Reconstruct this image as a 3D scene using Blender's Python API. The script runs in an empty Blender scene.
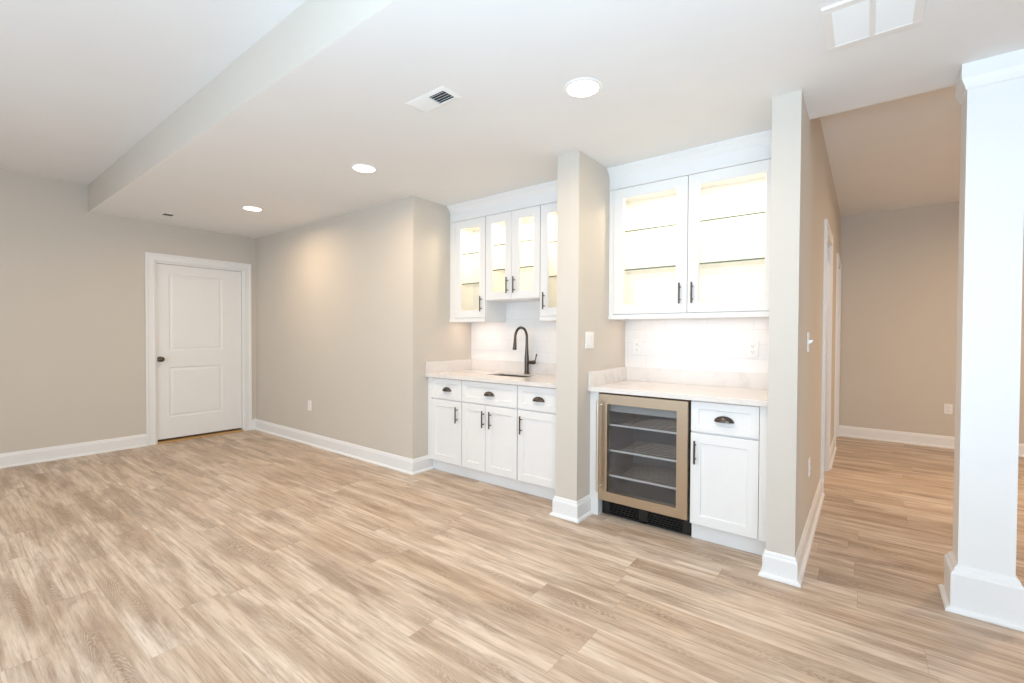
import bpy, bmesh, math, random
from mathutils import Vector, Matrix
random.seed(4)
PI = math.pi
S = bpy.context.scene
COL = S.collection

# ------------------------------------------------------------------ camera
F_PX, PITCH, YAW, ROLL, CAM_H = 459.31, math.radians(.904), math.radians(37.611), math.radians(.283), 1.27
cy, sy = math.cos(YAW), math.sin(YAW)
fwd = Vector((-sy*math.cos(PITCH), cy*math.cos(PITCH), -math.sin(PITCH)))
rt = Vector((cy, sy, 0)); upv = rt.cross(fwd)
r2 = rt*math.cos(ROLL) + upv*math.sin(ROLL); u2 = -rt*math.sin(ROLL) + upv*math.cos(ROLL)
cam_d = bpy.data.cameras.new('camera'); cam = bpy.data.objects.new('camera', cam_d); COL.objects.link(cam)
cam_d.sensor_width = 36; cam_d.lens = 36*F_PX/1024; cam_d.clip_start = .05
M4 = Matrix((r2, u2, -fwd)).transposed().to_4x4(); M4.translation = (0, 0, CAM_H)
cam.matrix_world = M4
S.camera = cam

# ------------------------------------------------------------------ dimensions (metres)
XL, YN, YW, XC = -6.376, 1.098, 2.737, -3.236           # door wall, soffit edge, long wall, recess side
XP0, XP1, XE0, XE1 = -1.7175, -1.545, -.405, -.2733      # pier, partition
YBM, YHB, YBK, YCT, YU = 3.143, 7.163, 3.52, 2.885, 3.199
ZS, ZH = 2.51, 2.785
XR, YR = 3.6, -1.9                                       # unseen right wall and rear wall

# ------------------------------------------------------------------ world, exposure, daylight
S.view_settings.view_transform = 'Standard'; S.view_settings.look = 'None'
S.view_settings.gamma = 1; S.view_settings.use_curve_mapping = False
S.view_settings.exposure = 0.02
w = bpy.data.worlds.new('sky'); S.world = w; w.use_nodes = True
bgn = w.node_tree.nodes['Background']; bgn.inputs[0].default_value = (.75, .87, 1, 1); bgn.inputs[1].default_value = 1.0

def area(name, loc, rot, sx, sy_, power, color, spread=180, shape='RECTANGLE', parent=None):
    d = bpy.data.lights.new(name, 'AREA'); d.shape = shape; d.size = sx; d.size_y = sy_
    d.energy = power; d.color = color; d.spread = math.radians(spread)
    o = bpy.data.objects.new(name, d); COL.objects.link(o); o.location = loc; o.rotation_euler = rot
    if parent: o.parent = parent
    return o
DAY = (.70, .85, 1.0)
# cool fill at three added windows, two in the unseen rear wall, one right
area('window_daylight', (1.1, YR+.02, 1.25), (-PI/2, 0, PI), 3.0, 2.1, 66, DAY)
area('window_daylight', (-3.0, YR+.02, 1.35), (-PI/2, 0, PI), 3.4, 1.9, 40, DAY)
area('window_daylight', (XR-.02, .1, 1.35), (0, -PI/2, 0), 1.8, 2.6, 34, DAY)
# added flash-like fill, aimed up and forward at the ceiling from behind the camera
area('bounce_flash', (-.05, -.25, 1.40), (math.radians(152), 0, math.radians(24)), .5, .5, 60, (.52, .77, 1.0))
WARM = (1.0, .75, .48)

# ------------------------------------------------------------------ materials
def lin(c):
    return tuple(((v/255)/12.92 if v/255 <= .04045 else ((v/255+.055)/1.055)**2.4) for v in c) + (1,)
class NT:
    def __init__(s, name):
        s.m = bpy.data.materials.new(name); s.m.use_nodes = True; s.t = s.m.node_tree; s.t.nodes.clear()
        s.out = s.n('ShaderNodeOutputMaterial')
    def n(s, kind, **kw):
        o = s.t.nodes.new(kind)
        for k, v in kw.items():
            if isinstance(v, (int, float, str, bool)) and hasattr(o, k): setattr(o, k, v)
        return o
    def l(s, a, b): s.t.links.new(a, b)
    def math(s, op, a, b=None, c=None):
        o = s.t.nodes.new('ShaderNodeMath'); o.operation = op
        for i, v in enumerate((a, b, c)):
            if v is None: continue
            if isinstance(v, (int, float)): o.inputs[i].default_value = v
            else: s.l(v, o.inputs[i])
        return o.outputs[0]
    def mix(s, f, a, b, blend='MIX'):
        o = s.t.nodes.new('ShaderNodeMix'); o.data_type = 'RGBA'; o.blend_type = blend
        for sock, v in ((o.inputs[0], f), (o.inputs[6], a), (o.inputs[7], b)):
            if isinstance(v, (int, float)): sock.default_value = v
            elif isinstance(v, tuple): sock.default_value = v
            else: s.l(v, sock)
        return o.outputs[2]
    def ramp(s, f, stops):
        o = s.t.nodes.new('ShaderNodeValToRGB'); e = o.color_ramp.elements
        while len(e) < len(stops): e.new(.5)
        for i, (p, c) in enumerate(stops): e[i].position = p; e[i].color = c
        s.l(f, o.inputs[0]); return o.outputs[0]

def paint(name, rgb, rough=.5, spec=.3, bump=.0, metal=0.0, bscale=400):
    k = NT(name); b = k.n('ShaderNodeBsdfPrincipled'); k.l(b.outputs[0], k.out.inputs[0])
    tc = k.n('ShaderNodeTexCoord'); nz = k.n('ShaderNodeTexNoise'); nz.inputs['Scale'].default_value = 3
    nz.inputs['Detail'].default_value = 4
    k.l(tc.outputs['Object'], nz.inputs['Vector'])
    c = lin(rgb); c2 = tuple(min(1, x*1.02) for x in c[:3]) + (1,); c1 = tuple(x*.98 for x in c[:3]) + (1,)
    k.l(k.mix(nz.outputs[0], c1, c2), b.inputs['Base Color'])
    b.inputs['Roughness'].default_value = rough; b.inputs['Specular IOR Level'].default_value = spec
    b.inputs['Metallic'].default_value = metal
    if bump:
        n2 = k.n('ShaderNodeTexNoise'); n2.inputs['Scale'].default_value = bscale
        k.l(tc.outputs['Object'], n2.inputs['Vector'])
        bp = k.n('ShaderNodeBump'); bp.inputs['Strength'].default_value = bump; bp.inputs['Distance'].default_value = .001
        k.l(n2.outputs[0], bp.inputs['Height']); k.l(bp.outputs[0], b.inputs['Normal'])
    return k.m

def emit(name, rgb, strength):
    k = NT(name); e = k.n('ShaderNodeEmission'); e.inputs[0].default_value = lin(rgb); e.inputs[1].default_value = strength
    k.l(e.outputs[0], k.out.inputs[0]); return k.m

def clear(name, tint, gloss, rough=.0, graze=.9):
    """thin clear glass: what is behind shows through, with a Fresnel reflection on top"""
    k = NT(name); t = k.n('ShaderNodeBsdfTransparent'); t.inputs[0].default_value = tint
    g = k.n('ShaderNodeBsdfGlossy'); g.inputs['Roughness'].default_value = rough
    lw = k.n('ShaderNodeLayerWeight')          # Schlick reflectance, the same from both sides
    f = k.math('MULTIPLY_ADD', k.math('POWER', lw.outputs['Facing'], 5), graze, .03 + gloss)
    mx = k.n('ShaderNodeMixShader'); k.l(f, mx.inputs[0]); k.l(t.outputs[0], mx.inputs[1]); k.l(g.outputs[0], mx.inputs[2])
    k.l(mx.outputs[0], k.out.inputs[0]); return k.m

def make_floor():
    k = NT('oak_vinyl_planks'); b = k.n('ShaderNodeBsdfPrincipled'); k.l(b.outputs[0], k.out.inputs[0])
    g = k.n('ShaderNodeNewGeometry'); sp = k.n('ShaderNodeSeparateXYZ'); k.l(g.outputs['Position'], sp.inputs[0])
    X, Y = sp.outputs[0], sp.outputs[1]
    W, L = .178, 1.22
    yr = k.math('DIVIDE', Y, W); row = k.math('FLOOR', yr); fy = k.math('FRACT', yr)
    wn = k.n('ShaderNodeTexWhiteNoise', noise_dimensions='1D'); k.l(row, wn.inputs['W'])
    xo = k.math('MULTIPLY_ADD', X, 1/L, k.math('MULTIPLY', wn.outputs[0], 7.3)); ix = k.math('FLOOR', xo); fx = k.math('FRACT', xo)
    cv = k.n('ShaderNodeCombineXYZ'); k.l(row, cv.inputs[0]); k.l(ix, cv.inputs[1])
    w2 = k.n('ShaderNodeTexWhiteNoise', noise_dimensions='2D'); k.l(cv.outputs[0], w2.inputs['Vector'])
    rnd = w2.outputs[0]
    # board-local coordinates: centred across the board, shifted at random along it
    yl = k.math('SUBTRACT', fy, .5)
    def noise(sx, sy_, detail, seed, rough=.55, dist=0.0):
        c = k.n('ShaderNodeCombineXYZ'); k.l(k.math('MULTIPLY', X, sx), c.inputs[0]); k.l(k.math('MULTIPLY', Y, sy_), c.inputs[1])
        n = k.n('ShaderNodeTexNoise', noise_dimensions='4D'); k.l(c.outputs[0], n.inputs['Vector'])
        k.l(k.math('MULTIPLY_ADD', rnd, 60, seed), n.inputs['W']); n.inputs['Scale'].default_value = 1
        n.inputs['Detail'].default_value = detail; n.inputs['Roughness'].default_value = rough
        n.inputs['Distortion'].default_value = dist
        return n.outputs[0]
    broad = noise(1.3, 6, 3, 1)                  # light and dark zones of a board
    patch = noise(1.5, 9, 4, 9, .62, .5)         # darker heartwood smudges
    fibre = noise(9, 230, 3, 17)                 # fine fibre
    streak = noise(1.6, 42, 4, 23, .65, .2)      # long streaks
    # cathedral figure: nested arches about the middle of the board, roughened by noise
    wob = noise(3.0, 16, 3, 31, .6)
    dirn = k.math('SUBTRACT', k.math('MULTIPLY', k.math('GREATER_THAN', rnd, .5), 2), 1)
    par = k.math('MULTIPLY', k.math('MULTIPLY', yl, yl), 46)
    ph = k.math('ADD', k.math('ADD', k.math('MULTIPLY', k.math('MULTIPLY', X, dirn), 26), par), k.math('ADD', k.math('MULTIPLY', wob, 11), k.math('MULTIPLY', fibre, .35)))
    arch = k.math('MULTIPLY_ADD', k.math('SINE', k.math('MULTIPLY', ph, 6.283)), .5, .5)
    mid = k.math('SUBTRACT', 1, k.math('MULTIPLY', k.math('MULTIPLY', yl, yl), 3.2))
    patch = k.math('MULTIPLY_ADD', mid, .10, k.math('SUBTRACT', patch, .08))
    pm = k.n('ShaderNodeMapRange'); pm.inputs[1].default_value = .46; pm.inputs[2].default_value = .63; k.l(patch, pm.inputs[0])
    pv = pm.outputs[0]
    base = k.ramp(broad, [(.30, lin((201, 180, 160))), (.50, lin((226, 211, 195))), (.70, lin((241, 231, 219)))])
    hue = k.ramp(rnd, [(0, lin((246, 236, 224))), (.5, lin((255, 250, 245))), (1, lin((250, 244, 236)))])
    c = k.mix(.8, base, hue, 'MULTIPLY')
    c = k.mix(k.math('MULTIPLY', pv, .66), c, lin((136, 112, 94)))
    sm = k.n('ShaderNodeMapRange'); sm.inputs[1].default_value = .44; sm.inputs[2].default_value = .66; k.l(streak, sm.inputs[0])
    c = k.mix(k.math('MULTIPLY', sm.outputs[0], .60), c, lin((152, 124, 100)))
    arch = k.math('POWER', arch, 2.2)              # thin pale lines between broad dark ones
    part = k.n('ShaderNodeMapRange'); part.inputs[1].default_value = .42; part.inputs[2].default_value = .60; k.l(noise(2.2, 8, 2, 47), part.inputs[0])
    am = k.math('MULTIPLY', arch, k.math('MULTIPLY_ADD', k.math('MULTIPLY', pv, part.outputs[0]), .62, .07))
    c = k.mix(am, c, lin((220, 202, 182)))
    c = k.mix(k.math('MULTIPLY', fibre, .28), c, lin((160, 138, 118)))
    pore = k.n('ShaderNodeMapRange'); pore.inputs[1].default_value = .52; pore.inputs[2].default_value = .66; k.l(noise(5, 105, 3, 61, .7), pore.inputs[0])
    c = k.mix(k.math('MULTIPLY', pore.outputs[0], .42), c, lin((144, 119, 98)))
    # joints between boards
    ey = k.math('LESS_THAN', k.math('SUBTRACT', .5, k.math('ABSOLUTE', yl)), .005)
    ex = k.math('LESS_THAN', k.math('SUBTRACT', .5, k.math('ABSOLUTE', k.math('SUBTRACT', fx, .5))), .001)
    e = k.math('MAXIMUM', ey, ex)
    c = k.mix(k.math('MULTIPLY', e, .25), c, lin((110, 88, 70)))
    k.l(c, b.inputs['Base Color'])
    b.inputs['Roughness'].default_value = .42; b.inputs['Specular IOR Level'].default_value = .35
    bp = k.n('ShaderNodeBump'); bp.inputs['Strength'].default_value = .25; bp.inputs['Distance'].default_value = .0012
    k.l(k.math('SUBTRACT', k.math('MULTIPLY', fibre, .6), e), bp.inputs['Height']); k.l(bp.outputs[0], b.inputs['Normal'])
    return k.m

def make_tile():
    k = NT('white_wall_tile'); b = k.n('ShaderNodeBsdfPrincipled'); k.l(b.outputs[0], k.out.inputs[0])
    g = k.n('ShaderNodeNewGeometry'); sp = k.n('ShaderNodeSeparateXYZ'); k.l(g.outputs['Position'], sp.inputs[0])
    c = k.n('ShaderNodeCombineXYZ'); k.l(sp.outputs[0], c.inputs[0]); k.l(k.math('SUBTRACT', sp.outputs[2], 1.005), c.inputs[1])
    br = k.n('ShaderNodeTexBrick'); k.l(c.outputs[0], br.inputs['Vector'])
    br.inputs['Scale'].default_value = 1; br.inputs['Brick Width'].default_value = .305; br.inputs['Row Height'].default_value = .1016
    br.inputs['Mortar Size'].default_value = .0022; br.inputs['Mortar Smooth'].default_value = .4
    br.inputs['Color1'].default_value = lin((242, 240, 238)); br.inputs['Color2'].default_value = lin((238, 237, 235)); br.inputs['Mortar'].default_value = lin((231, 228, 225))
    k.l(br.outputs[0], b.inputs['Base Color']); b.inputs['Roughness'].default_value = .18
    bp = k.n('ShaderNodeBump', invert=True); bp.inputs['Strength'].default_value = .25; bp.inputs['Distance'].default_value = .001
    k.l(br.outputs['Fac'], bp.inputs['Height']); k.l(bp.outputs[0], b.inputs['Normal'])
    return k.m

def make_quartz():
    k = NT('veined_quartz'); b = k.n('ShaderNodeBsdfPrincipled'); k.l(b.outputs[0], k.out.inputs[0])
    tc = k.n('ShaderNodeTexCoord')
    n = k.n('ShaderNodeTexNoise'); n.inputs['Scale'].default_value = 3.2; n.inputs['Detail'].default_value = 6; n.inputs['Distortion'].default_value = 1.2
    k.l(tc.outputs['Object'], n.inputs['Vector'])
    v = k.math('ABSOLUTE', k.math('SUBTRACT', n.outputs[0], .5))
    vein = k.ramp(v, [(0, (1, 1, 1, 1)), (.02, (.35, .35, .35, 1)), (.06, (0, 0, 0, 1))])
    n2 = k.n('ShaderNodeTexNoise'); n2.inputs['Scale'].default_value = 1.7; k.l(tc.outputs['Object'], n2.inputs['Vector'])
    msk = k.ramp(n2.outputs[0], [(.45, (0, 0, 0, 1)), (.65, (1, 1, 1, 1))])
    cl = k.mix(n.outputs[0], lin((229, 222, 216)), lin((238, 233, 228)))
    f = k.math('MULTIPLY', k.math('MULTIPLY', vein, msk), .30)
    k.l(k.mix(f, cl, lin((186, 180, 176))), b.inputs['Base Color'])
    b.inputs['Roughness'].default_value = .16
    return k.m

def make_brushed(name, rgb, rough=.32, axis=(2, 2, 300)):
    k = NT(name); b = k.n('ShaderNodeBsdfPrincipled'); k.l(b.outputs[0], k.out.inputs[0])
    tc = k.n('ShaderNodeTexCoord'); mp = k.n('ShaderNodeMapping'); mp.inputs['Scale'].default_value = axis
    k.l(tc.outputs['Object'], mp.inputs[0]); n = k.n('ShaderNodeTexNoise'); n.inputs['Scale'].default_value = 1; n.inputs['Detail'].default_value = 3
    k.l(mp.outputs[0], n.inputs['Vector'])
    c = lin(rgb); k.l(k.mix(n.outputs[0], tuple(x*.93 for x in c[:3])+(1,), tuple(min(1, x*1.06) for x in c[:3])+(1,)), b.inputs['Base Color'])
    b.inputs['Metallic'].default_value = 1; b.inputs['Roughness'].default_value = rough
    return k.m

M_WALL = paint('greige_wall_paint', (213, 205, 194), .75, .2, .15)
M_CEIL = paint('ceiling_paint', (240, 240, 239), .85, .15, .15)
M_TRIM = paint('white_trim_paint', (240, 240, 239), .35, .4)
M_CAB = paint('white_cabinet_lacquer', (241, 240, 238), .32, .4)
M_CABIN = paint('cabinet_lining', (246, 243, 236), .5, .3)
M_PLATE = paint('white_plastic', (242, 241, 238), .3, .45)
M_SLOT = paint('slot_grey', (96, 92, 88), .6, .2)
M_DARK = paint('duct_dark', (62, 64, 68), .8, .1)
M_BLACK = paint('black_plastic', (34, 32, 31), .4, .4)
M_BRONZE = paint('oil_rubbed_bronze', (92, 83, 76), .30, .5, metal=.8)
M_FRINT = paint('cooler_liner', (108, 109, 113), .5, .3)
M_TRIMSTRIP = paint('shelf_edge_aluminium', (232, 232, 232), .3, .5)
M_CHROME = make_brushed('chrome_strip', (226, 224, 220), .2, (3, 3, 3))
M_STEEL = make_brushed('brushed_steel', (190, 172, 150), .34)
M_STEELBAR = make_brushed('polished_steel_bar', (226, 219, 208), .28)
M_SINK = paint('dark_sink_composite', (84, 72, 62), .45, .4)  # bowl in an even dark brown, rough and non-metal
M_THRESH = paint('oak_threshold', (196, 156, 106), .5, .3)
M_FLOOR, M_TILE, M_QUARTZ = make_floor(), make_tile(), make_quartz()
M_GLASS = clear('door_glass', (.99, .99, .99, 1), .0)
M_COOLGLASS = clear('tinted_glass', (.86, .87, .88, 1), .03, .04)
M_SHELF = clear('shelf_glass', (.985, .99, .985, 1), .0, .0, .4)
M_SHELFEDGE = paint('glass_edge', (92, 120, 104), .25, .4)
M_LENS = emit('lamp_lens', (255, 244, 226), 6)
M_PUCK = emit('puck_lens', (255, 240, 214), 6)

# ------------------------------------------------------------------ mesh helpers
class MB:
    def __init__(s): s.bm = bmesh.new()
    def box(s, x0, x1, y0, y1, z0, z1, bev=0, mi=0):
        x0, x1 = sorted((x0, x1)); y0, y1 = sorted((y0, y1)); z0, z1 = sorted((z0, z1))
        v = [s.bm.verts.new(p) for p in ((x0,y0,z0),(x1,y0,z0),(x1,y1,z0),(x0,y1,z0),(x0,y0,z1),(x1,y0,z1),(x1,y1,z1),(x0,y1,z1))]
        fs = [s.bm.faces.new([v[i] for i in q]) for q in ((0,3,2,1),(4,5,6,7),(0,1,5,4),(1,2,6,5),(2,3,7,6),(3,0,4,7))]
        for f in fs: f.material_index = mi
        if bev:
            es = list({e for f in fs for e in f.edges})
            bmesh.ops.bevel(s.bm, geom=es, offset=bev, segments=2, affect='EDGES', profile=.6)
        return s
    def loops(s, rings, close=True, cap0=True, cap1=True):
        R = [[s.bm.verts.new(p) for p in r] for r in rings]; n = len(R[0])
        for a, b in zip(R, R[1:]):
            for i in range(n if close else n-1):
                s.bm.faces.new((a[i], a[(i+1) % n], b[(i+1) % n], b[i]))
        if cap0: s.bm.faces.new(R[0][::-1])
        if cap1: s.bm.faces.new(R[-1])
        return s
    def tube(s, pts, rad, seg=14):
        pts = [Vector(p) for p in pts]
        if isinstance(rad, (int, float)): rad = [rad]*len(pts)
        rings = []; prev = None
        for i, p in enumerate(pts):
            t = (pts[min(i+1, len(pts)-1)] - pts[max(i-1, 0)])
            t = t.normalized() if t.length > 1e-9 else prev_t
            prev_t = t
            if prev is None:
                a = Vector((1, 0, 0)) if abs(t.x) < .8 else Vector((0, 1, 0))
                u = t.cross(a).normalized()
            else: u = (prev - t*prev.dot(t)).normalized()
            prev = u; v = t.cross(u)
            rings.append([p + (u*math.cos(2*PI*k/seg) + v*math.sin(2*PI*k/seg))*rad[i] for k in range(seg)])
        return s.loops(rings)
    def disc(s, c, r0, r1, z0, z1, seg=36, inner=None):
        """turned ring about Z: (r, z) profile list"""
        return s
    def lathe(s, c, prof, seg=36, axis='z', cap0=True, cap1=True):
        rings = []
        for r, h in prof:
            ring = []
            for k in range(seg):
                a = 2*PI*k/seg; u, v = r*math.cos(a), r*math.sin(a)
                ring.append({'z': (c[0]+u, c[1]+v, c[2]+h), 'y': (c[0]+u, c[1]-h, c[2]+v), 'x': (c[0]+h, c[1]+u, c[2]+v)}[axis])
            rings.append(ring)
        return s.loops(rings, True, cap0, cap1)
    def rects(s, rs):
        """nested rectangles (x0,x1,z0,z1,y) joined ring by ring, last one filled"""
        rings = [[(x0,y,z0),(x1,y,z0),(x1,y,z1),(x0,y,z1)] for x0,x1,z0,z1,y in rs]
        return rings
    def build(s, name, mats, parent=None, smooth=False, loc=None):
        bmesh.ops.remove_doubles(s.bm, verts=s.bm.verts, dist=1e-6)
        bmesh.ops.recalc_face_normals(s.bm, faces=s.bm.faces)
        me = bpy.data.meshes.new(name); s.bm.to_mesh(me); s.bm.free()
        for m in (mats if isinstance(mats, (list, tuple)) else [mats]): me.materials.append(m)
        if smooth:
            for p in me.polygons: p.use_smooth = True
            try: me.set_sharp_from_angle(angle=math.radians(38))
            except Exception: pass
        o = bpy.data.objects.new(name, me); COL.objects.link(o)
        if parent: o.parent = parent
        if loc: o.location = loc
        return o

def tag(o, label, cat, group=None):
    o['label'] = label; o['category'] = cat
    if group: o['group'] = group
    return o
def thing(name, label, cat, loc=(0,0,0), rz=0, group=None):
    o = bpy.data.objects.new(name, None); COL.objects.link(o); o.location = loc; o.rotation_euler = (0, 0, rz)
    o.empty_display_size = .05
    return tag(o, label, cat, group)
def struct(o, label=None, cat=None):
    o['kind'] = 'structure'
    if label: o['label'] = label
    if cat: o['category'] = cat
    return o
def dup(root, loc, label, rz=None):
    def cp(o, parent):
        c = o.copy(); COL.objects.link(c); c.parent = parent
        for ch in o.children: cp(ch, c)
        return c
    r = cp(root, None); r.location = loc; r['label'] = label
    if rz is not None: r.rotation_euler = (0, 0, rz)
    return r

def sweep(mb, prof, path):
    """profile of (offset to the right of travel, height) swept along a 2-D path with mitred corners"""
    P = [Vector(p) for p in path]; rings = []
    for i, p in enumerate(P):
        d0 = (P[i]-P[i-1]).normalized() if i else None
        d1 = (P[i+1]-P[i]).normalized() if i < len(P)-1 else None
        n0 = Vector((d0.y, -d0.x)) if d0 else None; n1 = Vector((d1.y, -d1.x)) if d1 else None
        if n0 is None: m = n1
        elif n1 is None: m = n0
        else:
            m = (n0+n1); m = m/(m.dot(n0)) if m.length > 1e-6 else n0
        rings.append([(p.x+m.x*o, p.y+m.y*o, h) for o, h in prof])
    mb.loops(rings)

# ------------------------------------------------------------------ room shell
def wall(name, *boxes, mat=M_WALL, label=None):
    m = MB()
    for b in boxes: m.box(*b)
    return struct(m.build(name, mat), label, 'wall' if label else None)

T = .13
DY0, DY1, DZ = 1.653, 2.590, 2.078                       # opening of the door in the left wall
struct(MB().box(XL-T, XR+T, YR-T, YHB+T, -.12, 0).build('floor', M_FLOOR), 'light brown oak plank floor running through both rooms', 'floor')
wall('wall_left', (XL-T, XL, YR, DY0, 0, ZH), (XL-T, XL, DY1, YW+T, 0, ZH), (XL-T, XL, DY0, DY1, DZ, ZH), (XL-T-.03, XL-T, DY0-.05, DY1+.05, 0, DZ+.05), label='greige wall that holds the closed white door')  # last box added behind the door to stop sky light leaking in
wall('wall_back', (XL, XC, YW, YW+T, 0, ZH), (XC-T, XC, YW+T, YBK+T, 0, ZH), label='long greige wall between the white door and the sink cabinets')
wall('wall_alcove', (XC, XE0, YBK, YBK+T, 0, ZH))
wall('wall_pier', (XP0, XP1, YW, YBK, 0, ZH), label='narrow greige pier between the sink alcove and the wine cooler alcove')
O1, O2 = (4.50, 5.20), (6.42, 7.06)
ZO = 2.11
wall('wall_partition', (XE0, XE1, YW, O1[0], 0, ZH), (XE0, XE1, O1[1], O2[0], 0, ZH), (XE0, XE1, O2[1], YHB, 0, ZH),
     (XE0, XE1, O1[0], O1[1], ZO, ZH), (XE0, XE1, O2[0], O2[1], ZO, ZH), label='greige partition beside the wine cooler alcove leading into the next room')
wall('wall_far', (XE0, XR, YHB, YHB+T, 0, ZH), label='tan far wall of the next room')
wall('wall_side_room', (-1.9, XE0, 4.05, 4.15, 0, ZH), (-1.9, XE0, 5.65, 5.75, 0, ZH), (-2.0, -1.9, 4.05, 5.75, 0, ZH))
wall('wall_right', (XR, XR+T, YR, -1.2, 0, ZH), (XR, XR+T, 1.4, YHB+T, 0, ZH), (XR, XR+T, -1.2, 1.4, 0, .45), (XR, XR+T, -1.2, 1.4, 2.25, ZH))
wf = MB()
for q in ((-1.2, 1.4, .45, .5), (-1.2, 1.4, 2.2, 2.25), (-1.2, -1.15, .5, 2.2), (1.35, 1.4, .5, 2.2), (.07, .13, .5, 2.2)): wf.box(XR+.04, XR+.09, *q)
wo = struct(wf.build('window_3', M_TRIM)); MB().box(XR+.06, XR+.068, -1.17, 1.37, .48, 2.22).build('pane', M_GLASS, wo)  # third glazed opening, added in the unseen right wall for side light
# unseen rear wall with two glazed openings added for the light
WX = ((-.4, 2.6, .2, 2.3), (-4.7, -1.3, .4, 2.3))
wall('wall_rear', (XL-T, XR+T, YR-T, YR, 0, .2), (XL-T, XR+T, YR-T, YR, 2.3, ZH), (XL-T, -4.7, YR-T, YR, .2, 2.3), (-4.7, -1.3, YR-T, YR, .2, .4), (-1.3, -.4, YR-T, YR, .2, 2.3), (2.6, XR+T, YR-T, YR, .2, 2.3))
for i, (a, b, c, d) in enumerate(WX):
    f = MB()
    for q in ((a, b, c, c+.05), (a, b, d-.05, d), (a, a+.05, c, d), (b-.05, b, c, d), ((a+b)/2-.03, (a+b)/2+.03, c, d)):
        f.box(q[0], q[1], YR-.09, YR-.04, q[2], q[3])
    wo = struct(f.build('window_%d' % (i+1), M_TRIM))
    MB().box(a+.03, b-.03, YR-.07, YR-.062, c+.03, d-.03).build('pane', M_GLASS, wo)
cm = MB().box(XL-T, XR+T, YR-T, YHB+T, ZH, ZH+.12)
struct(cm.build('ceiling', M_CEIL), 'high white ceiling beyond the dropped soffit', 'ceiling')
sf = MB().box(XL, XR, YN, YBM, ZS, ZH-.001).box(XC, XE0, YBM, YBK, ZS, ZH-.001)
SOFFIT = struct(sf.build('ceiling_soffit', M_CEIL), 'dropped white ceiling section with recessed lights above the bar', 'ceiling')

# the vertical faces of the dropped ceiling carry the wall colour
SOFFIT.data.materials.append(M_WALL)
for p in SOFFIT.data.polygons:
    if abs(p.normal.z) < .5: p.material_index = 1

# ------------------------------------------------------------------ skirting
BASE = [(0, 0), (.030, 0), (.030, .006), (.027, .014), (.020, .019), (.014, .021), (.014, .104), (.012, .110), (.009, .114), (.008, .124), (.004, .132), (0, .134)]
def base(name, *paths, label=None):
    m = MB()
    for p in paths: sweep(m, BASE, p)
    o = m.build(name, M_TRIM); struct(o, label, 'baseboard' if label else None); return o
YT = 2.968
CW = .088
base('baseboard_left', [(XL, YR), (XL, DY0-CW)], [(XL, DY1+CW), (XL, YW), (XC, YW), (XC, YT)], label='white baseboard along the door wall and long greige wall')
base('baseboard_pier', [(XP0, YT), (XP0, YW), (XP1, YW), (XP1, YT-.003)], label='white baseboard wrapping the foot of the narrow pier')
base('baseboard_partition', [(XE0, YT), (XE0, YW), (XE1, YW), (XE1, O1[0]-CW)], [(XE1, O1[1]+CW), (XE1, O2[0]-CW)], label='white baseboard wrapping the end of the partition')
base('baseboard_far', [(XE1, YHB), (XR, YHB), (XR, YR)], label='white baseboard along the far wall of the next room')

# ------------------------------------------------------------------ doors
CAS = [(0, 0), (.016, 0), (.018, .012), (.012, .02), (.012, .06), (.018, .068), (.018, CW), (0, CW)]   # (proud of wall, across) from the opening outward
def casing(parent, a0, a1, z1, name='casing'):
    """casing round an opening in the local XZ plane, proud of the wall towards -Y"""
    m = MB(); rings = []
    for px, pz, nx, nz in ((a0, 0, -1, 0), (a0, z1, -1, 1), (a1, z1, 1, 1), (a1, 0, 1, 0)):
        rings.append([(px+nx*w_, -d, pz+nz*w_) for d, w_ in CAS])
    m.loops(rings); return m.build(name, M_TRIM, parent)
def panel(m, x0, x1, z0, z1, y):
    """moulded door panel: groove, then a raised field"""
    steps = [(0, 0), (.010, .009), (.022, .009), (.040, .003)]
    m.loops([[(x0+i, y+d, z0+i), (x1-i, y+d, z0+i), (x1-i, y+d, z1-i), (x0+i, y+d, z1-i)] for i, d in steps], True, False, True)
def door_leaf(parent, x0, x1, z0, z1, y, pans, th=.04):
    m = MB(); xs = sorted({x0, x1, pans[0][0], pans[0][1]}); zs = sorted({z0, z1} | {v for p in pans for v in p[2:]})
    for i in range(3):
        for j in range(len(zs)-1):
            c = (xs[i], xs[i+1], zs[j], zs[j+1])
            if c in pans: panel(m, *c, y)
            else:
                v = [m.bm.verts.new(p) for p in ((c[0],y,c[2]),(c[1],y,c[2]),(c[1],y,c[3]),(c[0],y,c[3]))]; m.bm.faces.new(v)
    m.loops([[(x0,y,z0),(x1,y,z0),(x1,y,z1),(x0,y,z1)], [(x0,y+th,z0),(x1,y+th,z0),(x1,y+th,z1),(x0,y+th,z1)]], True, False, True)
    return m.build('leaf', M_TRIM, parent)
def jamb(parent, a0, a1, z1, depth, t=.018):
    m = MB()
    m.box(a0, a0+t, 0, depth, 0, z1).box(a1-t, a1, 0, depth, 0, z1).box(a0+t, a1-t, 0, depth, z1-t, z1)
    # stops behind the leaf
    return m.build('jamb', M_TRIM, parent)

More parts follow.
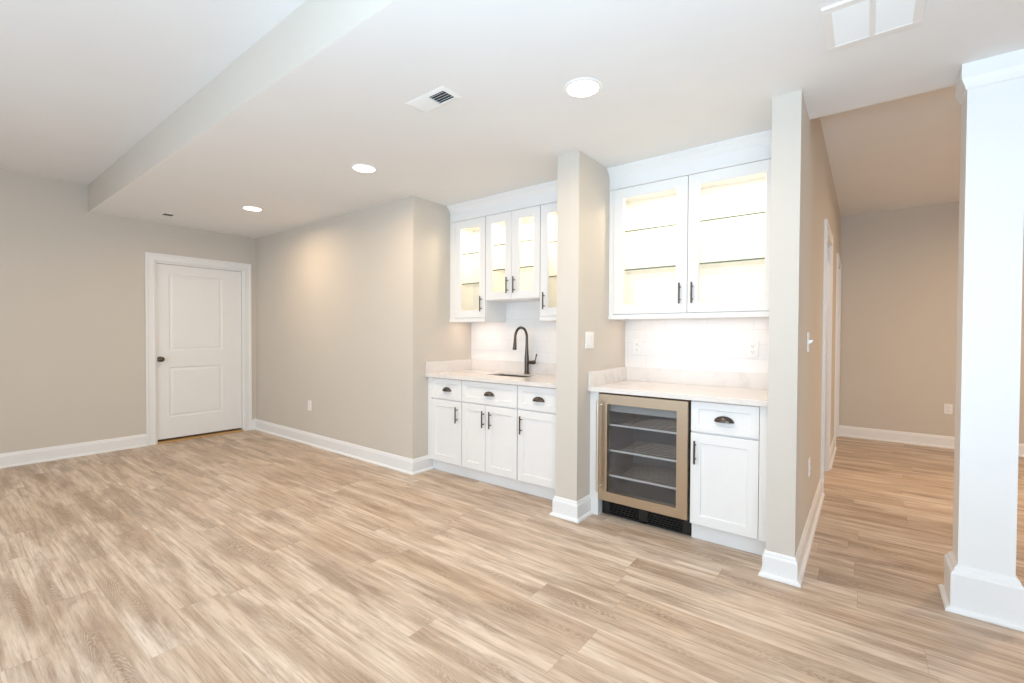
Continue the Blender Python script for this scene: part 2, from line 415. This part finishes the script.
d1 = bpy.data.objects.new('door_1', None); COL.objects.link(d1)
d1.location = (XL, 0, 0); d1.rotation_euler = (0, 0, PI/2)
struct(d1, 'closed white two panel door in the greige wall', 'door')
casing(d1, DY0, DY1, DZ); jamb(d1, DY0, DY1, DZ, .128)
lx0, lx1 = DY0+.021, DY1-.021
lf = door_leaf(d1, lx0, lx1, .042, DZ-.021, .022, [(1.790, 2.350, .285, .868), (1.790, 2.350, 1.062, 1.945)])
kb = MB().lathe((lx0+.030, .022, .965), [(.031, 0), (.031, .005), (.024, .009), (.012, .012), (.011, .03), (.018, .036), (.028, .046), (.030, .056), (.026, .066), (.012, .071)], 28, 'y')
kbo = kb.build('door_knob', M_BRONZE, lf, True); kbo['label'] = 'dark bronze door knob'
MB().box(DY0+.018, DY1-.018, -.022, .125, 0, .017, .003).build('threshold', M_THRESH, d1)['label'] = 'tan wooden threshold'
# two closed doors in the partition, seen edge on
for i, (a, b) in enumerate((O1, O2)):
    d = bpy.data.objects.new('door_%d' % (i+2), None); COL.objects.link(d)
    d.location = (XE1, 0, 0); d.rotation_euler = (0, 0, PI/2)
    struct(d, ['white cased doorway in the partition nearer the bar', 'white cased doorway in the partition next to the far wall'][i], 'door')
    casing(d, a, b, ZO); jamb(d, a, b, ZO, XE1-XE0)
    if i: l2 = door_leaf(d, a+.021, b-.021, .004, ZO-.021, .085, [(a+.13, b-.13, .28, .87), (a+.13, b-.13, 1.06, 1.95)])

# ------------------------------------------------------------------ cabinet pieces (fronts face -Y)
def shaker(m, x0, x1, z0, z1, y, st=.058, th=.02, rec=.008, glass=False):
    i0, i1, k0, k1 = x0+st, x1-st, z0+st, z1-st
    o = [(x0,y,z0),(x1,y,z0),(x1,y,z1),(x0,y,z1)]; b = [(x0,y+th,z0),(x1,y+th,z0),(x1,y+th,z1),(x0,y+th,z1)]
    e = .004
    rr = [b, [(p[0], y+.0015, p[2]) for p in o], [(x0+.0015,y,z0+.0015),(x1-.0015,y,z0+.0015),(x1-.0015,y,z1-.0015),(x0+.0015,y,z1-.0015)],
          [(i0,y,k0),(i1,y,k0),(i1,y,k1),(i0,y,k1)]]
    if glass:
        rr += [[(i0+e,y+rec,k0+e),(i1-e,y+rec,k0+e),(i1-e,y+rec,k1-e),(i0+e,y+rec,k1-e)], [(i0+e,y+th,k0+e),(i1-e,y+th,k0+e),(i1-e,y+th,k1-e),(i0+e,y+th,k1-e)]]
        m.loops(rr + [b], True, False, False)
    else:
        rr += [[(i0+e,y+rec,k0+e),(i1-e,y+rec,k0+e),(i1-e,y+rec,k1-e),(i0+e,y+rec,k1-e)]]
        m.loops(rr, True, True, True)
    return m
def bar_pull(parent, x, z0, z1, y):
    m = MB(); yy = y-.028; q_ = yy/y; x *= q_; z0, z1 = CAM_H+(z0-CAM_H)*q_, CAM_H+(z1-CAM_H)*q_
    m.tube([(x, yy, z0), (x, yy, z1)], .0062, 12)
    for z in (z0+.028, z1-.028): m.tube([(x, yy, z), (x, y, z)], .0048, 10)
    o = m.build('handle', M_BRONZE, parent, True); o['label'] = 'dark bronze bar handle'; return o
def cup_pull(parent, x, z, y, a=.052, h=.033, d=.027):
    x *= .996; z -= .004; m = MB(); N, K = 22, 9
    def shell(a_, h_, d_):
        return [[(x + a_*math.cos(PI*i/N), y - d_*math.sin(PI*i/N)*math.sin(PI/2*j/K), z - .014 + h_*math.sin(PI*i/N)*math.cos(PI/2*j/K)) for i in range(N+1)] for j in range(K+1)]
    m.loops(shell(a, h, d), False, False, False); m.loops(shell(a-.003, h-.003, d-.003), False, False, False)
    # lip along the open lower edge and back flange
    o_, i_ = shell(a, h, d)[-1], shell(a-.003, h-.003, d-.003)[-1]
    m.loops([o_, i_], False, False, False)
    m.tube([(x + (a+.001)*math.cos(PI*i/N), y-.002, z-.014 + (h+.001)*math.sin(PI*i/N)) for i in range(N+1)], .0028, 8)
    o = m.build('handle', M_BRONZE, parent, True); o['label'] = 'dark bronze cup pull'; return o

YD = YCT + .03          # base fronts
YBX = YD + .021
G = 'white base cabinets of the bar'
def base_unit(name, label, x0, x1, spec, toe=True, fill=(0, 0)):
    t = thing(name, label, 'cabinet', ((x0+x1)/2, YBX, 0), 0, G)
    ox, oy = (x0+x1)/2, YBX
    f0, f1 = fill
    def B(m, nm, par, mat=M_CAB, sm=False): o = m.build(nm, mat, None, sm); o.data.transform(Matrix.Translation((-ox, -oy, 0))); o.parent = par; return o
    x0 += .0015; x1 -= .0015; m = MB(); yb = YBK-.004
    m.box(x0, x0+.018, YBX, yb, .105, .870).box(x1-.018, x1, YBX, yb, .105, .870).box(x0+.018, x1-.018, YBX, yb, .105, .123).box(x0+.018, x1-.018, yb-.012, yb, .123, .870)
    m.box(x0+.018, x1-.018, YBX, YBX+.018, .123, .16).box(x0+.018, x1-.018, YBX, YBX+.018, .64, .70).box(x0+.018, x1-.018, YBX, YBX+.018, .83, .870)
    if x1-x0 > .58 and len(spec) == 3: m.box((x0+x1)/2-.03, (x0+x1)/2+.03, YBX, YBX+.018, .16, .64)
    if f0: m.box(x0, x0+f0, YD+.002, YBX, .105, .870)
    if f1: m.box(x1-f1, x1, YD+.002, YBX, .105, .870)
    B(m, 'body', t)
    B(MB().box(x0-.001, x1+.001, YT, YBX+.10, 0, .105), 'toe_kick', t)
    for kind, a, b, z0, z1, *hd in spec:
        o = B(shaker(MB(), a, b, z0, z1, YD, .058 if kind == 'door' else .045), kind, t)
        if kind == 'drawer': q = cup_pull(None, (a+b)/2, (z0+z1)/2, YD)
        else: q = bar_pull(None, hd[0], .476, .619, YD)
        q.data.transform(Matrix.Translation((-ox, -oy, 0))); q.parent = o
    return t
ZD0, ZD1, ZW0, ZW1 = .108, .670, .681, .864
base_unit('base_cabinet', 'white drawer and door cabinet between the recess side wall and the sink cabinet', XC, -2.800, [('drawer', -3.185, -2.804, ZW0, ZW1), ('door', -3.185, -2.804, ZD0, ZD1, -2.880)], fill=(.048, 0))
base_unit('base_cabinet', 'white double door cabinet under the sink with one wide drawer front', -2.799, -2.190, [('drawer', -2.795, -2.194, ZW0, ZW1), ('door', -2.795, -2.528, ZD0, ZD1, -2.566), ('door', -2.524, -2.194, ZD0, ZD1, -2.487)])
base_unit('base_cabinet', 'white drawer and door cabinet between the sink cabinet and the pier', -2.189, XP0, [('drawer', -2.185, -1.800, ZW0, ZW1), ('door', -2.185, -1.800, ZD0, ZD1, -2.166)], fill=(0, .075))
base_unit('base_cabinet', 'white drawer and door cabinet beside the wine cooler', -.853, XE0, [('drawer', -.849, -.473, ZW0, ZW1), ('door', -.849, -.473, ZD0, ZD1, -.827)], fill=(0, .064))
m = MB().box(XP1+.001, -1.4755, YD+.002, YBK-.03, 0, .870, .001)
tag(m.build('filler_panel', M_CAB), 'narrow white upright panel between the pier and the wine cooler', 'panel')

# ------------------------------------------------------------------ countertops
ZC0, ZC1, ZLIP = .872, .904, 1.012
def counter(label, x0, x1, hole=None):
    t = thing('countertop', label, 'countertop', ((x0+x1)/2, YCT, ZC0), 0, 'quartz countertops of the bar')
    ox, oy, oz = t.location; tr = Matrix.Translation((-ox, -oy, -oz))
    m = MB(); y0, y1 = YCT, YBK-.001
    if hole:
        a, b, c, d = hole
        O = [(x0,y0),(x1,y0),(x1,y1),(x0,y1)]; H = [(a,c),(b,c),(b,d),(a,d)]
        rg = lambda P, z: [(p[0], p[1], z) for p in P]
        HB = [(a-.03,c-.03),(b+.03,c-.03),(b+.03,d+.03),(a-.03,d+.03)]
        m.loops([rg(HB, ZC0), rg(O, ZC0), rg(O, ZC1), rg(H, ZC1), rg(H, ZC1-.012), rg(HB, ZC1-.012), rg(HB, ZC0)], True, False, False)
    else: m.box(x0, x1, y0, y1, ZC0, ZC1, .002)
    o = m.build('slab', M_QUARTZ); o.data.transform(tr); o.parent = t
    m = MB().box(x0, x1, YBK-.021, YBK-.001, ZC1, ZLIP, .0015); o = m.build('backsplash', M_QUARTZ); o.data.transform(tr); o.parent = t
    for a, b in ((x0, x0+.02), (x1-.02, x1)):
        m = MB().box(a, b, YCT+.003, YBK-.021, ZC1, ZLIP, .0015); o = m.build('side_splash', M_QUARTZ); o.data.transform(tr); o.parent = t
    return t
SK = (-2.715, -2.30, 3.145, 3.385)
counter('pale quartz countertop with the sink and bronze faucet', XC+.001, XP0-.001, SK)
counter('pale quartz countertop above the wine cooler', XP1+.001, XE0-.001)

# sink: open bowl under the hole
sk = thing('sink', 'dark undermount sink below the bronze faucet', 'sink', (-2.52, 3.23, .70))
a, b, c, d = SK
def rr_(a, b, c, d, r, z, n=5):
    out = []
    for cx_, cy_, s0 in ((b-r, d-r, 0), (a+r, d-r, 1), (a+r, c+r, 2), (b-r, c+r, 3)):
        for i in range(n+1):
            an = PI/2*(s0 + i/n); out.append((cx_+r*math.cos(an), cy_+r*math.sin(an), z))
    return out
m = MB(); e = .004
m.loops([rr_(a-.02, b+.02, c-.02, d+.02, .03, ZC1-.013), rr_(a-e, b+e, c-e, d+e, .03, ZC1-.013), rr_(a, b, c, d, .03, ZC1-.024), rr_(a+.006, b-.006, c+.006, d-.006, .03, .735), rr_(a+.03, b-.03, c+.03, d-.03, .03, .712)], True, False, True)
o = m.build('bowl', M_SINK, None, True); o.data.transform(Matrix.Translation((2.52, -3.23, -.70))); o.parent = sk
m = MB().lathe((-2.52, 3.24, .713), [(.045, 0), (.045, .003), (.03, .003), (.028, 0.001)], 24); o = m.build('drain', M_CHROME, None, True); o.data.transform(Matrix.Translation((2.52, -3.23, -.70))); o.parent = sk

# faucet
FX, FY = -2.488, 3.455
fa = thing('faucet', 'dark bronze gooseneck faucet standing behind the sink', 'faucet', (FX, FY, ZC1))
m = MB().lathe((0, 0, 0), [(.027, 0), (.027, .006), (.0215, .010), (.0205, .07), (.021, .14), (.019, .165), (.0145, .235), (.0125, .30), (.0122, .335)], 24)
m.build('body', M_BRONZE, fa, True)
R = .089
pts = [(0, 0, .318)] + [(0, -R + R*math.cos(t), .338 + R*math.sin(t)) for t in [PI*i/18 for i in range(19)]] + [(0, -2*R-.001, .325)]
MB().tube(pts, .0118, 16).build('spout', M_BRONZE, fa, True)
MB().tube([(0, -2*R-.001, .328), (0, -2*R-.003, .30), (0, -2*R-.006, .262), (0, -2*R-.009, .232), (0, -2*R-.009, .226)], [.0125, .0135, .0165, .0185, .0165], 18).build('spray_head', M_BRONZE, fa, True)
hv = MB().tube([(.012, 0, .108), (.05, 0, .108), (.078, 0, .109), (.092, 0, .112), (.096, 0, .114)], [.0145, .0165, .0185, .016, .007], 18).build('handle', M_BRONZE, fa, True)
MB().tube([(.086, 0, .115), (.098, -.001, .135), (.105, -.002, .158), (.112, -.003, .184), (.113, -.003, .187)], [.0055, .0052, .006, .0075, .004], 12).build('lever', M_BRONZE, hv, True)

# ------------------------------------------------------------------ upper cabinets
GU = 'white glass fronted wall cabinets of the bar'
YUX = YU + .021
ZTOP = 2.352
PW = (1.0, .84, .60)
def upper_unit(label, x0, x1, zb, doors, fill, shelves, rail, hz, watts):
    """doors: (x0, x1, stile widths by glass, handle x)"""
    ox, oz = (x0+x1)/2, zb
    t = thing('wall_cabinet', label, 'cabinet', (ox, YUX, oz), 0, GU); tr = Matrix.Translation((-ox, -YUX, -oz))
    def B(m, nm, par, mat=M_CAB, sm=False): o = m.build(nm, mat, None, sm); o.data.transform(tr); o.parent = par; return o
    th = .018; y1 = YBK-.010
    m = MB()
    yf = YUX+.02; f0, f1 = fill; w0, w1 = max(f0, .02), max(f1, .02)
    m.box(x0, x0+th, yf, y1, zb, ZTOP).box(x1-th, x1, yf, y1, zb, ZTOP).box(x0+th, x1-th, yf, y1, zb, zb+th).box(x0+th, x1-th, yf, y1, ZTOP-th, ZTOP)
    m.box(x0, x0+w0, YUX, yf, zb, ZTOP).box(x1-w1, x1, YUX, yf, zb, ZTOP).box(x0+w0, x1-w1, YUX, yf, zb, zb+.04).box(x0+w0, x1-w1, YUX, yf, ZTOP-.05, ZTOP)
    if f0: m.box(x0, x0+f0, YU+.002, YUX, zb, ZTOP)
    if f1: m.box(x1-f1, x1, YU+.002, YUX, zb, ZTOP)
    if len(doors) == 2:
        xm = (doors[0][1]+doors[1][0])/2; m.box(xm-.025, xm+.025, YUX, yf, zb+.04, ZTOP-.05)
    B(m, 'body', t)
    B(MB().box(x0+th, x1-th, y1-.008, y1, zb+th, ZTOP-th).box(x0+th, x0+th+.002, YUX+.02, y1-.008, zb+th, ZTOP-th).box(x1-th-.002, x1-th, YUX+.02, y1-.008, zb+th, ZTOP-th)
      .box(x0+th+.002, x1-th-.002, YUX+.02, y1-.008, zb+th, zb+th+.002), 'lining', t, M_CABIN)
    if rail: B(MB().box(x0, x1, YU-.004, YUX+.004, zb-.034, zb, .002).box(x0, x0+.016, YUX+.004, y1, zb-.034, zb).box(x1-.016, x1, YUX+.004, y1, zb-.034, zb), 'light_rail', t)
    for (a, b, g0, g1, hx) in doors:
        z0, z1 = zb+.004, ZTOP-.001
        o = B(frame_door(a, b, z0, z1, g0, g1), 'door', t)
        B(MB().box(g0-.006, g1+.006, YU+.010, YU+.014, z0+.066, z1-.066), 'glass_pane', o, M_GLASS)
        q = bar_pull(None, hx, hz, hz+.143, YU); q.data.transform(tr); q.parent = o
    for z in shelves:
        m = MB().box(x0+th+.003, x1-th-.003, YUX+.035, y1-.012, z-.005, z+.005)
        for f in m.bm.faces: f.normal_update(); f.material_index = 1 if f.normal.y < -.5 else 0
        B(m, 'glass_shelf', t, [M_SHELF, M_SHELFEDGE])
    # puck lamps under the top panel
    for (a, b, g0, g1, hx) in doors:
        px, py = (g0+g1)/2, YUX+.11
        q = B(MB().lathe((px, py, ZTOP-th), [(.034, 0), (.034, -.012), (.029, -.014)], 24), 'puck_light', t, M_PLATE, True)
        q2 = B(MB().lathe((px, py, ZTOP-th-.0142), [(.028, 0), (.028, -.002)], 24), 'lens', q, M_PUCK); 
        l = area('puck_lamp', (px-ox, py-YUX, ZTOP-th-.02-oz), (0, 0, 0), .05, .05, watts, PW, 180, 'DISK', t)
    return t
def frame_door(a, b, z0, z1, g0, g1):
    m = MB(); y, th, rec, e = YU, .02, .010, .004; k0, k1 = z0+.072, z1-.078
    m.loops([[(a,y+th,z0),(b,y+th,z0),(b,y+th,z1),(a,y+th,z1)], [(a,y+.0015,z0),(b,y+.0015,z0),(b,y+.0015,z1),(a,y+.0015,z1)], [(a+.0015,y,z0+.0015),(b-.0015,y,z0+.0015),(b-.0015,y,z1-.0015),(a+.0015,y,z1-.0015)],
             [(g0-e,y,k0-e),(g1+e,y,k0-e),(g1+e,y,k1+e),(g0-e,y,k1+e)], [(g0,y+rec,k0),(g1,y+rec,k0),(g1,y+rec,k1),(g0,y+rec,k1)], [(g0,y+th,k0),(g1,y+th,k0),(g1,y+th,k1),(g0,y+th,k1)], [(a,y+th,z0),(b,y+th,z0),(b,y+th,z1),(a,y+th,z1)]], True, False, False)
    return m
PWT = 3.1
upper_unit('white glass door wall cabinet beside the recess side wall, over the empty counter end', XC+.001, -2.7785, 1.419, [(-3.163, -2.783, -3.090, -2.856, -2.846)], (.070, 0), (2.043, 1.755), True, 1.481, PWT)
upper_unit('short white wall cabinet with two glass doors above the faucet', -2.7775, -2.1725, 1.577, [(-2.774, -2.477, -2.702, -2.551, -2.535), (-2.473, -2.176, -2.394, -2.243, -2.459)], (0, 0), (2.085, 1.858), False, 1.635, PWT*.55)
upper_unit('white glass door wall cabinet half hidden behind the pier', -2.1715, XP0-.001, 1.419, [(-2.168, -1.790, -2.093, -1.863, -2.144)], (0, .070), (2.043, 1.755), True, 1.481, PWT)
upper_unit('large white wall cabinet with two glass doors above the wine cooler', XP1+.001, XE0-.001, 1.419, [(-1.508, -.968, -1.428, -1.048, -1.021), (-.964, -.430, -.892, -.502, -.938)], (.034, .022), (2.043, 1.755), True, 1.487, PWT)
# crown moulding above each run
CR = [(0, 2.353), (-.006, 2.353), (-.006, 2.366), (0, 2.370), (0, 2.440), (-.004, 2.448), (-.012, 2.458), (-.022, 2.476), (-.036, 2.488), (-.040, 2.496), (-.046, 2.498), (-.046, 2.5095), (.30, 2.5095), (.30, 2.353)]
for x0, x1, lb in ((XC+.001, XP0-.001, 'white crown moulding over the three sink side wall cabinets'), (XP1+.001, XE0-.001, 'white crown moulding over the wall cabinet above the wine cooler')):
    m = MB(); m.loops([[(x, YU+d, z) for d, z in CR] for x in (x0, x1)]); tag(m.build('crown_moulding', M_CAB), lb, 'moulding', 'crown mouldings above the wall cabinets')

# tile on the back wall
for i, (x0, x1, z1) in enumerate(((XC, XP0, 1.60), (XP1, XE0, 1.44))):
    struct(MB().box(x0, x1, YBK-.009, YBK, ZLIP, z1).build('wall_tile', M_TILE), ['white tiled splashback behind the faucet', 'white tiled splashback above the wine cooler counter'][i], 'tile')

# under-cabinet lamps
UC = (1.0, .75, .58)
for x0, x1, k in ((-3.2, -2.80, 1.2), (-2.15, -1.74, 1.2), (-1.5, -1.0, .95), (-.95, -.45, .95)):
    lp = tag(MB().box(x0+.04, x1-.04, 3.30, 3.34, 1.402, 1.4185, .003).build('under_cabinet_lamp', M_PLATE), {-3.2: 'slim lamp under the wall cabinet beside the recess side wall', -2.15: 'slim lamp under the wall cabinet half hidden by the pier', -1.5: 'slim lamp under the large wall cabinet, pier end', -.95: 'slim lamp under the large wall cabinet, partition end'}[x0], 'lamp', 'lamps under the wall cabinets')
    area('under_cabinet_glow', ((x0+x1)/2, 3.32, 1.399), (0, 0, 0), x1-x0-.1, .03, 0.62*k, UC)

# ------------------------------------------------------------------ wine cooler
wx0, wx1 = -1.471, -.860
wc = thing('wine_cooler', 'stainless framed wine cooler with dark glass door under the counter', 'wine cooler', ((wx0+wx1)/2, 2.93, 0))
tr = Matrix.Translation((-(wx0+wx1)/2, -2.93, 0))
def B(m, nm, par, mat, sm=False):
    o = m.build(nm, mat, None, sm); o.data.transform(tr); o.parent = par; return o
yb0 = 2.945
m = MB()                                                   # open-fronted cabinet
m.box(wx0, wx0+.03, yb0, 3.47, .115, .864).box(wx1-.03, wx1, yb0, 3.47, .115, .864).box(wx0+.03, wx1-.03, yb0, 3.47, .834, .864).box(wx0+.03, wx1-.03, yb0, 3.47, .115, .145).box(wx0, wx1, 3.45, 3.47, .02, .864)
B(m, 'body', wc, M_BLACK)
B(MB().box(wx0+.03, wx1-.03, 3.44, 3.45, .145, .834).box(wx0+.03, wx0+.034, yb0+.01, 3.44, .145, .834).box(wx1-.034, wx1-.03, yb0+.01, 3.44, .145, .834).box(wx0+.034, wx1-.034, yb0+.01, 3.44, .145, .15).box(wx0+.034, wx1-.034, yb0+.01, 3.44, .829, .834), 'lining', wc, M_FRINT)
B(MB().box(wx0+.034, wx1-.034, yb0+.02, 3.1, .735, .829, .004), 'control_panel', wc, paint('cooler_panel', (196, 197, 196), .4, .4))
for z in (.640, .460, .283):
    m = MB(); m.box(wx0+.04, wx1-.04, yb0+.02, yb0+.03, z-.006, z+.006, .002)
    s_ = B(m, 'shelf_trim', wc, M_TRIMSTRIP); s_['label'] = 'bright metal front edge of a shelf'
    m = MB()
    for k in range(9): 
        yy = yb0+.055+k*.045; m.tube([(wx0+.036, yy, z), (wx1-.036, yy, z)], .003, 6)
    for k in range(3):
        xx = wx0+.12+k*.185; m.tube([(xx, yb0+.03, z-.004), (xx, 3.43, z-.004)], .003, 6)
    B(m, 'wire_shelf', wc, M_CHROME, True)
yd0, yd1 = 2.898, 2.940
m = MB(); dx0, dx1, dz0, dz1 = wx0, wx1-.001, .122, .862
gx0, gx1, gz0, gz1 = -1.404, -.930, .186, .794
R_ = lambda a, b, c, d, y: [(a,y,c),(b,y,c),(b,y,d),(a,y,d)]
m.loops([R_(dx0,dx1,dz0,dz1,yd1), R_(dx0,dx1,dz0,dz1,yd0+.003), R_(dx0+.003,dx1-.003,dz0+.003,dz1-.003,yd0), R_(gx0,gx1,gz0,gz1,yd0), R_(gx0+.002,gx1-.002,gz0+.002,gz1-.002,yd0+.012), R_(gx0+.002,gx1-.002,gz0+.002,gz1-.002,yd1), R_(dx0,dx1,dz0,dz1,yd1)], True, False, False)
dr = B(m, 'door', wc, M_STEEL); dr['label'] = 'brushed steel door frame'
B(MB().box(gx0-.0, gx1+.0, yd0+.014, yd0+.020, gz0-.0, gz1+.0), 'glass_pane', dr, M_COOLGLASS)['label'] = 'dark tinted glass'
m = MB(); hx, hy = wx0+.020, yd0-.046
m.tube([(hx, hy, .19), (hx, hy, .815)], .0105, 16)
for z in (.22, .785): m.tube([(hx, hy, z), (hx, yd0, z)], .007, 12)
B(m, 'handle', dr, M_STEELBAR, True)['label'] = 'bright steel bar handle'
m = MB(); gy = 2.972                                       # toe grille
m.box(wx0, wx1, gy+.02, gy+.03, .004, .112)
m.box(wx0, wx0+.055, gy, gy+.02, .004, .112).box(wx1-.05, wx1, gy, gy+.02, .004, .112).box(-1.20, -1.14, gy, gy+.02, .004, .112).box(wx0+.055, wx1-.05, gy, gy+.02, .100, .112).box(wx0+.055, wx1-.05, gy, gy+.02, .004, .016)
for a, b in ((wx0+.055, -1.20), (-1.14, wx1-.05)):
    for k in range(5): m.box(a, b, gy+.001, gy+.014, .024+k*.0155, .0305+k*.0155)
B(m, 'toe_grille', wc, M_BLACK)

# ------------------------------------------------------------------ wall plates (built facing -Y)
def outlet(label, loc, rz=0):
    t = thing('wall_outlet', label, 'outlet', loc, rz, 'white wall outlets')
    MB().box(-.036, .036, -.006, 0, -.058, .058, .002).build('plate', M_PLATE, t)
    for z in (-.02, .02):
        r = MB().lathe((0, -.006, z), [(.0165, 0), (.0165, .002), (.0155, .003)], 20, 'y').build('socket', M_PLATE, t)
        MB().box(-.0075, -.0055, -.0096, -.0088, z-.003, z+.006).box(.0055, .0075, -.0096, -.0088, z-.003, z+.006).box(-.002, .002, -.0096, -.0088, z-.010, z-.006).build('slots', M_SLOT, r)
    return t
o0 = outlet('white outlet low on the long greige wall near the door', (-5.016, YW, .446))
dup(o0, (-1.442, YBK-.009, 1.176), 'white outlet on the tile above the wine cooler counter, nearer the pier')
dup(o0, (-.615, YBK-.009, 1.177), 'white outlet on the tile above the wine cooler counter, nearer the partition')
dup(o0, (XE1, 3.42, .446), 'white outlet low on the partition side, below the toggle switch', PI/2)
dup(o0, (.753, YHB, .444), 'white outlet low on the tan far wall next to the column')
def switch(label, loc, rz, toggle):
    t = thing('light_switch', label, 'switch', loc, rz, 'white light switches')
    hw = .036 if toggle else .059
    MB().box(-hw, hw, -.006, 0, -.058, .058, .002).build('plate', M_PLATE, t)
    if toggle: MB().loops([[(-.005, -.006, -.012), (.005, -.006, -.012), (.005, -.006, .012), (-.005, -.006, .012)], [(-.004, -.026, .004), (.004, -.026, .004), (.004, -.024, .013), (-.004, -.024, .013)]]).build('toggle', M_PLATE, t)
    else:
        for dx in (-.023, .023): MB().box(dx-.0165, dx+.0165, -.0095, -.006, -.033, .033, .0015).build('rocker', M_PLATE, t)
switch('white double switch on the pier side above the wine cooler counter', (XP1, 2.898, 1.232), PI/2, False)
switch('white toggle switch on the partition side facing the next room', (XE1, 3.235, 1.232), PI/2, True)

# ------------------------------------------------------------------ ceiling fittings
def downlight(label, x, y):
    t = thing('recessed_light', label, 'ceiling light', (x, y, ZS), 0, 'recessed lights in the dropped ceiling')
    MB().lathe((0, 0, 0), [(.096, 0), (.096, -.003), (.090, -.006), (.080, -.005), (.078, -.002), (.078, 0)], 40, 'z', False, False).build('trim_ring', M_PLATE, t, True)
    MB().lathe((0, 0, 0), [(.078, -.0005), (.078, -.0035)], 40).build('lens', M_LENS, t)
    return t
DL = [(-1.145, 2.06), (-3.0, 2.065), (-4.86, 2.06)]
d0 = downlight('round lit ceiling light near the return grille, largest in view', *DL[0])
dup(d0, (*DL[1], ZS), 'round lit ceiling light in front of the sink alcove corner')
dup(d0, (*DL[2], ZS), 'round lit ceiling light nearest the white door')
for i, (x, y) in enumerate(DL):
    area('downlight_lamp', (x, y, ZS-.012), (0, 0, 0),   .15, .15, 10, WARM, 170, 'DISK')
# warm lights without fittings, added over the unseen parts of the rooms
for x, y, z, p in ((-1.0, 4.75, ZH, 14), (-4.6, -.6, ZH, 9), (-2.2, -.9, ZH, 5), (1.6, 5.2, ZH, 34), (2.9, 4.2, ZH, 22)):
    area('room_lamp', (x, y, z-.012), (0, 0, 0), .15, .15, p, WARM if z == ZH and y < 3 else (1.0, .74, .51), 170, 'DISK')

def register(label, x, y):
    t = thing('air_register', label, 'vent', (x, y, ZS), 0, 'ceiling air registers')
    a, b = .147, .068
    m = MB()
    m.loops([[(-a,-b,0),(a,-b,0),(a,b,0),(-a,b,0)], [(-a,-b,-.002),(a,-b,-.002),(a,b,-.002),(-a,b,-.002)], [(-a+.022,-b+.022,-.008),(a-.022,-b+.022,-.008),(a-.022,b-.022,-.008),(-a+.022,b-.022,-.008)], [(-a+.026,-b+.026,-.001),(a-.026,-b+.026,-.001),(a-.026,b-.026,-.001),(-a+.026,b-.026,-.001)]], True, False, False)
    m.build('frame', M_PLATE, t)
    MB().box(-a+.024, a-.024, -b+.024, b-.024, -.0015, -.0005).build('duct', M_DARK, t)
    m = MB()
    for k in range(5):
        yy = -b+.030+k*.0190
        for x0, x1, s_ in ((-a+.026, .006, 1), (.012, a-.026, -1)):
            dy, z0, z1 = (.013, -.0085, -.002) if s_ > 0 else (.0035, -.009, -.002)
            v = [(x0, yy-dy*.5, z0 if s_ < 0 else z1), (x1, yy-dy*.5, z0 if s_ < 0 else z1), (x1, yy+dy*.5+.006, z1 if s_ < 0 else z0), (x0, yy+dy*.5+.006, z1 if s_ < 0 else z0)]
            m.loops([v, [(p[0], p[1]+.001, p[2]-.001) for p in v]])
    m.box(.005, .013, -b+.026, b-.026, -.009, -.002)
    m.build('louvres', M_PLATE, t)
    return t
rg0 = register('white ceiling air register beside the largest ceiling light', -1.838, 1.688)
dup(rg0, (-5.885, 1.628, ZS), 'small white ceiling air register near the top of the door wall')
t = thing('return_grille', 'large square white return air grille in the ceiling', 'vent', (.004, 2.27, ZS))
a = .155; b = .163
m = MB(); fr = .030
for q in ((-a, a, -b, -b+fr), (-a, a, b-fr, b), (-a, -a+fr, -b+fr, b-fr), (a-fr, a, -b+fr, b-fr), (-.009, .009, -b+fr, b-fr)):
    m.box(q[0], q[1], q[2], q[3], -.009, 0, .0015)
m.build('frame', M_PLATE, t)
MB().box(-a+fr, a-fr, -b+fr, b-fr, -.0012, -.0004).build('duct', paint('grille_back', (228, 230, 233), .7, .2), t)
m = MB()
for k in range(20):
    yy = -b+fr+.001+k*.0133
    for x0, x1 in ((-a+fr, -.009), (.009, a-fr)):
        v = [(x0, yy, -.0030), (x1, yy, -.0030), (x1, yy+.0108, -.0075), (x0, yy+.0108, -.0075)]
        m.loops([v, [(p[0], p[1]+.0006, p[2]+.0012) for p in v]])
m.build('louvres', M_PLATE, t)

# ------------------------------------------------------------------ column
co = thing('column', 'square white column with tall plinth base and crown at the edge of the next room', 'column', (.44, 3.02, 0))
tr = Matrix.Translation((-.44, -3.02, 0))
c0, c1, e0, e1 = .352, .536, 2.942, 3.112
def ringxy(o, z): return [(c0-o, e0-o, z), (c1+o, e0-o, z), (c1+o, e1+o, z), (c0-o, e1+o, z)]
B(MB().loops([ringxy(0, .15), ringxy(0, 2.43)]), 'shaft', co, M_TRIM)
B(MB().loops([ringxy(.044, 0), ringxy(.044, .008), ringxy(.040, .016), ringxy(.031, .021), ringxy(.026, .022), ringxy(.026, .172), ringxy(.024, .178), ringxy(.015, .187), ringxy(.013, .199), ringxy(.004, .209), ringxy(0, .212)]), 'plinth', co, M_TRIM)
B(MB().loops([ringxy(0, 2.395), ringxy(.007, 2.400), ringxy(.009, 2.412), ringxy(.013, 2.420), ringxy(.019, 2.436), ringxy(.022, 2.444), ringxy(.022, ZS-.0005)]), 'crown', co, M_TRIM)
